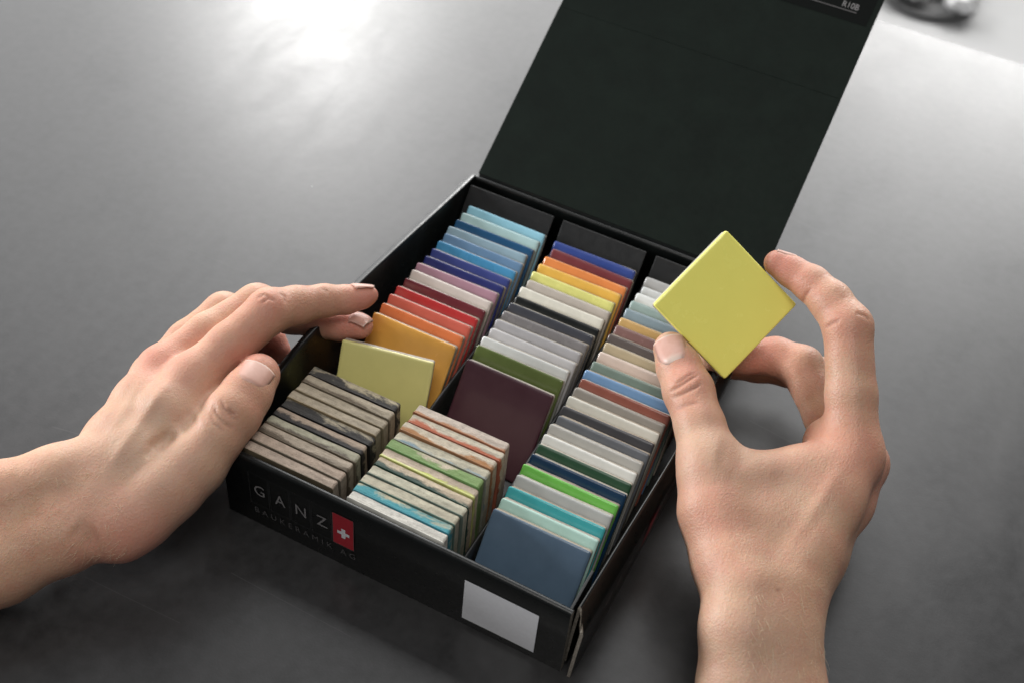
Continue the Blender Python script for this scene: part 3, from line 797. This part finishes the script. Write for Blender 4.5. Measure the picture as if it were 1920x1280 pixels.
RIGHT = dict(
    voxel=0.8,
    palm=[
        [(1392, 1600, 500, 18), (1390, 1290, 512, 17), (1394, 1180, 517, 17), (1400, 1110, 522, 17)],
        [(1476, 1600, 500, 18), (1466, 1290, 514, 16.5), (1460, 1190, 519, 15.5), (1472, 1110, 526, 15.5)],
        [(1450, 1150, 524, 16), (1510, 1030, 536, 14.5), (1560, 930, 547, 13), (1598, 850, 557, 13)],        # index metacarpal
        [(1465, 1150, 530, 14.5), (1522, 1040, 548, 13.5), (1580, 940, 566, 12.5), (1614, 868, 578, 12.3)],        # middle
        [(1462, 1150, 536, 14.5), (1508, 1050, 560, 13), (1560, 955, 582, 11.6), (1592, 888, 600, 11.2)],        # ring
        [(1450, 1150, 540, 14), (1485, 1060, 568, 12.5), (1525, 985, 592, 11.5), (1555, 935, 612, 10.6)],          # little
        [(1415, 1140, 526, 16), (1375, 1050, 535, 16.5), (1345, 960, 545, 15.5), (1334, 870, 553, 13.5)],    # thumb metacarpal
        [(1350, 892, 552, 13), (1420, 905, 551, 12.5), (1500, 895, 552, 13), (1570, 872, 556, 13)],          # web
        [(1385, 985, 544, 15), (1450, 985, 543, 14.5), (1530, 955, 546, 14)],
        [(1420, 1070, 536, 16), (1490, 1040, 540, 15)],
        [(1547, 822, 570, 8.6), (1568, 842, 568, 11), (1595, 865, 566, 12)],                              # pad under the forefinger's root
    ],
    palm_k=[8, 10, 9, 8, 8, 8, 9, 8, 9, 9, 10],
    fingers=[
        [(1330, 880, 552, 13.2), (1313, 800, 562, 11.2), (1291, 732, 573, 11.5), (1273, 688, 581, 10.2), (1258, 655, 587, 8.4)],
        [(1598, 850, 557, 12.6), (1596, 740, 561, 11.2), (1590, 613, 567, 10.9), (1558, 566, 574, 9.4), (1521, 532, 581, 8.3), (1485, 510, 586, 7.1), (1457, 494, 588, 6.3)],
        [(1612, 868, 578, 12.0), (1552, 782, 594, 10.8), (1503, 688, 606, 10.4), (1455, 668, 611, 9.2), (1395, 668, 610, 8.4), (1335, 668, 606, 7)],
        [(1592, 888, 600, 11.0), (1572, 800, 616, 10.0), (1537, 706, 630, 9.6), (1480, 693, 640, 8.6), (1420, 686, 642, 8), (1360, 684, 638, 7)],
        [(1555, 935, 610, 10.4), (1570, 870, 622, 9), (1575, 800, 630, 8.6), (1552, 820, 626, 7.6), (1548, 860, 622, 7)],
    ],
    finger_k=[7, 6, 5, 5, 5],
    relief=[
        ([(1250, 737), (1275, 722), (1300, 706), (1318, 698)], 562, 0.75, 0.55),
        ([(1254, 748), (1280, 737), (1305, 725), (1322, 712)], 562, 0.7, 0.45),
        ([(1262, 722), (1290, 703), (1310, 694)], 562, 0.7, 0.35),
        ([(1262, 768), (1290, 757), (1315, 752)], 558, 1.2, 0.25),
        ([(1600, 585), (1622, 592), (1634, 604)], 562, 0.8, 0.3),
        ([(1545, 618), (1560, 606), (1578, 600)], 562, 0.9, 0.35),
        ([(1503, 572), (1509, 556), (1522, 540)], 575, 0.8, 0.3),
        ([(1340, 840), (1380, 850), (1410, 870)], 545, 7.0, 1.0),
        ([(1440, 850), (1520, 960), (1480, 1090)], 540, 9.0, 0.8),
        ([(1440, 1090), (1540, 935), (1590, 850)], 540, 3.2, -0.7),
        ([(1330, 900), (1370, 1040), (1400, 1140)], 535, 4.0, -0.5),
    ],
    tint=[(1285, 690, 570, 10, 0, .5), (1290, 730, 560, 12, 0, .35), (1455, 490, 582, 13, 0, .75), (1510, 540, 574, 12, 0, .35), (1590, 613, 558, 15, 0, .35), (1600, 850, 545, 18, 0, .45), (1420, 670, 605, 18, 0, .7),
          (1330, 960, 530, 22, 0, .35), (1640, 930, 575, 25, 0, .6), (1490, 800, 560, 14, 0, .5), (1560, 720, 552, 14, 1, .35), (1320, 840, 545, 18, 1, .4), (1450, 900, 540, 25, 1, .35), (1400, 1230, 495, 30, 1, .5),
          (1458, 1105, 507, 1.0, 2, .9), (1378, 1278, 492, 1.0, 2, .8), (1460, 960, 528, 1.0, 2, .3)],
    nails=[((1259, 658, 578), (1248, 626, 583), 14.5, 17, (1253, 662, 480), True, 1.0),
           ((1470, 490, 588), (1448, 478, 590), 9, 10, (1495, 440, 586), False, 0.6)],
    hair=dict(region=(1400, 1090, 1545, 1290), count=190, flow=((1470, 1150, 510), (1500, 1250, 505)), seed=4),
    base=(250, 30, 20))
right = build_hand(RIGHT)
tag(right, 'right hand with thumb and curled forefinger holding up the lemon yellow tile', 'hand')

LEFT = dict(
    voxel=0.8,
    palm=[
        [(-420, 1010, 520, 19), (-200, 978, 527, 18), (0, 942, 535, 16.5), (110, 905, 540, 15.5), (175, 880, 543, 15)],
        [(-420, 1190, 512, 19), (-200, 1130, 519, 18), (0, 1052, 527, 17), (120, 1000, 533, 15.5), (200, 962, 537, 15)],
        [(195, 930, 538, 15), (255, 850, 546, 13.5), (310, 775, 556, 12.5), (362, 712, 566, 12)],
        [(175, 900, 545, 15), (230, 815, 555, 13), (270, 750, 566, 12), (306, 695, 577, 11.8)],
        [(165, 895, 553, 14.5), (215, 825, 567, 13), (262, 755, 582, 12), (292, 706, 596, 11.4)],
        [(165, 905, 560, 14), (220, 850, 578, 12.5), (265, 790, 594, 11.5), (295, 740, 608, 10.8)],
        [(195, 975, 536, 14.5), (225, 985, 535, 14.5), (262, 958, 538, 15), (315, 912, 541, 14.6), (366, 868, 545, 13.6)],
        [(300, 880, 552, 13), (340, 810, 558, 12.5), (365, 750, 564, 11.5)],
    ],
    palm_k=[8, 9, 7, 6, 6, 6, 6, 6],
    fingers=[
        [(366, 868, 545, 13.4), (402, 822, 548, 12.0), (437, 775, 553, 12.2), (462, 738, 559, 11.2), (485, 702, 566, 9.8)],
        [(362, 712, 566, 11.8), (432, 648, 574, 10.6), (505, 583, 583, 10.4), (555, 573, 591, 9.0), (608, 564, 598, 7.6), (650, 562, 602, 6.7), (680, 557, 603, 5.3), (694, 553, 603, 4.0)],
        [(306, 695, 577, 11.2), (390, 628, 588, 10.2), (482, 573, 600, 10.2), (545, 590, 612, 9.2), (600, 603, 617, 8.2), (640, 610, 615, 7.4), (676, 612, 611, 6.2)],
        [(292, 706, 596, 10.8), (352, 640, 606, 9.8), (420, 586, 616, 9.8), (470, 612, 628, 8.8), (505, 640, 632, 8), (520, 658, 632, 6.8)],
        [(295, 740, 608, 10), (345, 690, 618, 9), (392, 645, 628, 8.6), (430, 670, 632, 7.8), (455, 690, 632, 6.8)],
    ],
    finger_k=[4, 5, 5, 5, 5],
    relief=[
        ([(276, 848), (300, 828), (330, 808)], 545, 2.4, 1.7),
        ([(330, 808), (372, 776)], 552, 5.0, 1.0),
        ([(276, 860), (282, 840)], 540, 1.5, 0.6),
        ([(399, 752), (404, 772), (420, 792), (442, 806)], 552, 0.75, 0.5),
        ([(412, 742), (420, 764), (438, 782), (452, 790)], 552, 0.7, 0.5),
        ([(430, 760), (432, 772), (446, 776)], 552, 0.7, 0.45),
        ([(392, 768), (400, 792), (425, 812)], 552, 0.8, 0.35),
        ([(478, 562), (494, 552), (512, 560)], 575, 0.8, 0.35),
        ([(486, 572), (502, 560), (520, 564)], 575, 0.7, 0.35),
        ([(522, 548), (534, 556), (536, 572)], 578, 0.8, 0.35),
        ([(600, 540), (612, 545), (614, 552)], 592, 0.7, 0.25),
        ([(190, 900), (270, 780), (335, 690)], 545, 2.6, -0.9),
        ([(230, 850), (300, 745)], 545, 5.0, 0.8),
        ([(160, 880), (220, 790), (282, 690)], 555, 2.4, -0.6),
        ([(130, 985), (160, 1010), (190, 1005)], 520, 5.0, 1.2),
    ],
    tint=[(484, 690, 566, 12, 0, .7), (437, 775, 556, 13, 0, .45), (690, 557, 600, 12, 0, .7), (660, 612, 608, 16, 0, .8), (505, 575, 575, 14, 0, .4), (284, 667, 570, 16, 0, .6), (340, 690, 555, 16, 0, .35), (520, 655, 628, 16, 0, 1.0),
          (440, 660, 580, 16, 0, .5), (240, 985, 525, 25, 0, .5), (250, 1050, 540, 20, 0, .6), (210, 850, 530, 30, 1, .5), (330, 900, 540, 25, 1, .3), (330, 770, 548, 20, 1, .3),
          (213, 924, 522, 1.1, 2, .9)],
    nails=[((477, 706, 556), (497, 675, 562), 15, 13.5, (462, 690, 470), False, 0.9),
           ((678, 545, 602), (706, 548, 604), 9.5, 11.5, (668, 470, 612), False, 0.5),
           ((674, 600, 608), (702, 613, 606), 9.0, 11, (714, 545, 610), False, 0.5),
           ],
    hair=dict(region=(-20, 875, 240, 1045), count=520, flow=((120, 930, 530), (60, 985, 530)), seed=9),
    base=(-40, -30, 20))
left = build_hand(LEFT)
tag(left, 'left hand reaching over the box wall, fingertips on the tipped pale tile', 'hand')

# ------------------------------------------------------------------ blurred thing beyond the table edge
bundle = empty('paper_bundle', (52, 2125, -740))
tag(bundle, 'blurred heap of crumpled pale paper on the floor, with a dark dish standing in for its shadow', 'bundle')
def lathe(prof, n=40, wob_=0.0):
    v = []; f = []
    for r, z in prof:
        for k in range(n):
            a = 2 * math.pi * k / n; q = 1 + wob_ * math.sin(3 * a + z * 0.02); v.append((r * q * math.cos(a), r * q * math.sin(a), z))
    for i in range(len(prof) - 1):
        for k in range(n):
            f.append((i * n + k, i * n + (k + 1) % n, (i + 1) * n + (k + 1) % n, (i + 1) * n + k))
    return v, f
M_DARK = mat_simple('border_shade', (0.12, 0.12, 0.12, 1), 0.5)  # shadow around the paper, put into the colour of a dark dish
M_PAPER = mat_simple('crumpled_paper', (0.75, 0.75, 0.75, 1), 0.8)
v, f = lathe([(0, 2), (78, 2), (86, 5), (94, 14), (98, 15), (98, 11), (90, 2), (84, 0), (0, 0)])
mesh_obj('shade_rim', v, f, M_DARK, bundle, True)
rgp = np.random.default_rng(2)
for k in range(12):
    a = rgp.uniform(0, 6.28); rad = rgp.uniform(30, 88); cen = np.array([rad * math.cos(a), rad * math.sin(a), rgp.uniform(28, 60)])
    n1, n2 = 9, 14; vv = []; ff = []
    for i in range(n1 + 1):
        for j in range(n2):
            th = math.pi * i / n1; ph = 2 * math.pi * j / n2; r = 36 * rgp.uniform(0.65, 1.1)
            vv.append(cen + r * np.array([math.sin(th) * math.cos(ph), math.sin(th) * math.sin(ph), 0.8 * math.cos(th)]))
    for i in range(n1):
        for j in range(n2): ff.append((i * n2 + j, i * n2 + (j + 1) % n2, (i + 1) * n2 + (j + 1) % n2, (i + 1) * n2 + j))
    mesh_obj('crumpled_sheet', vv, ff, M_PAPER, bundle, False)
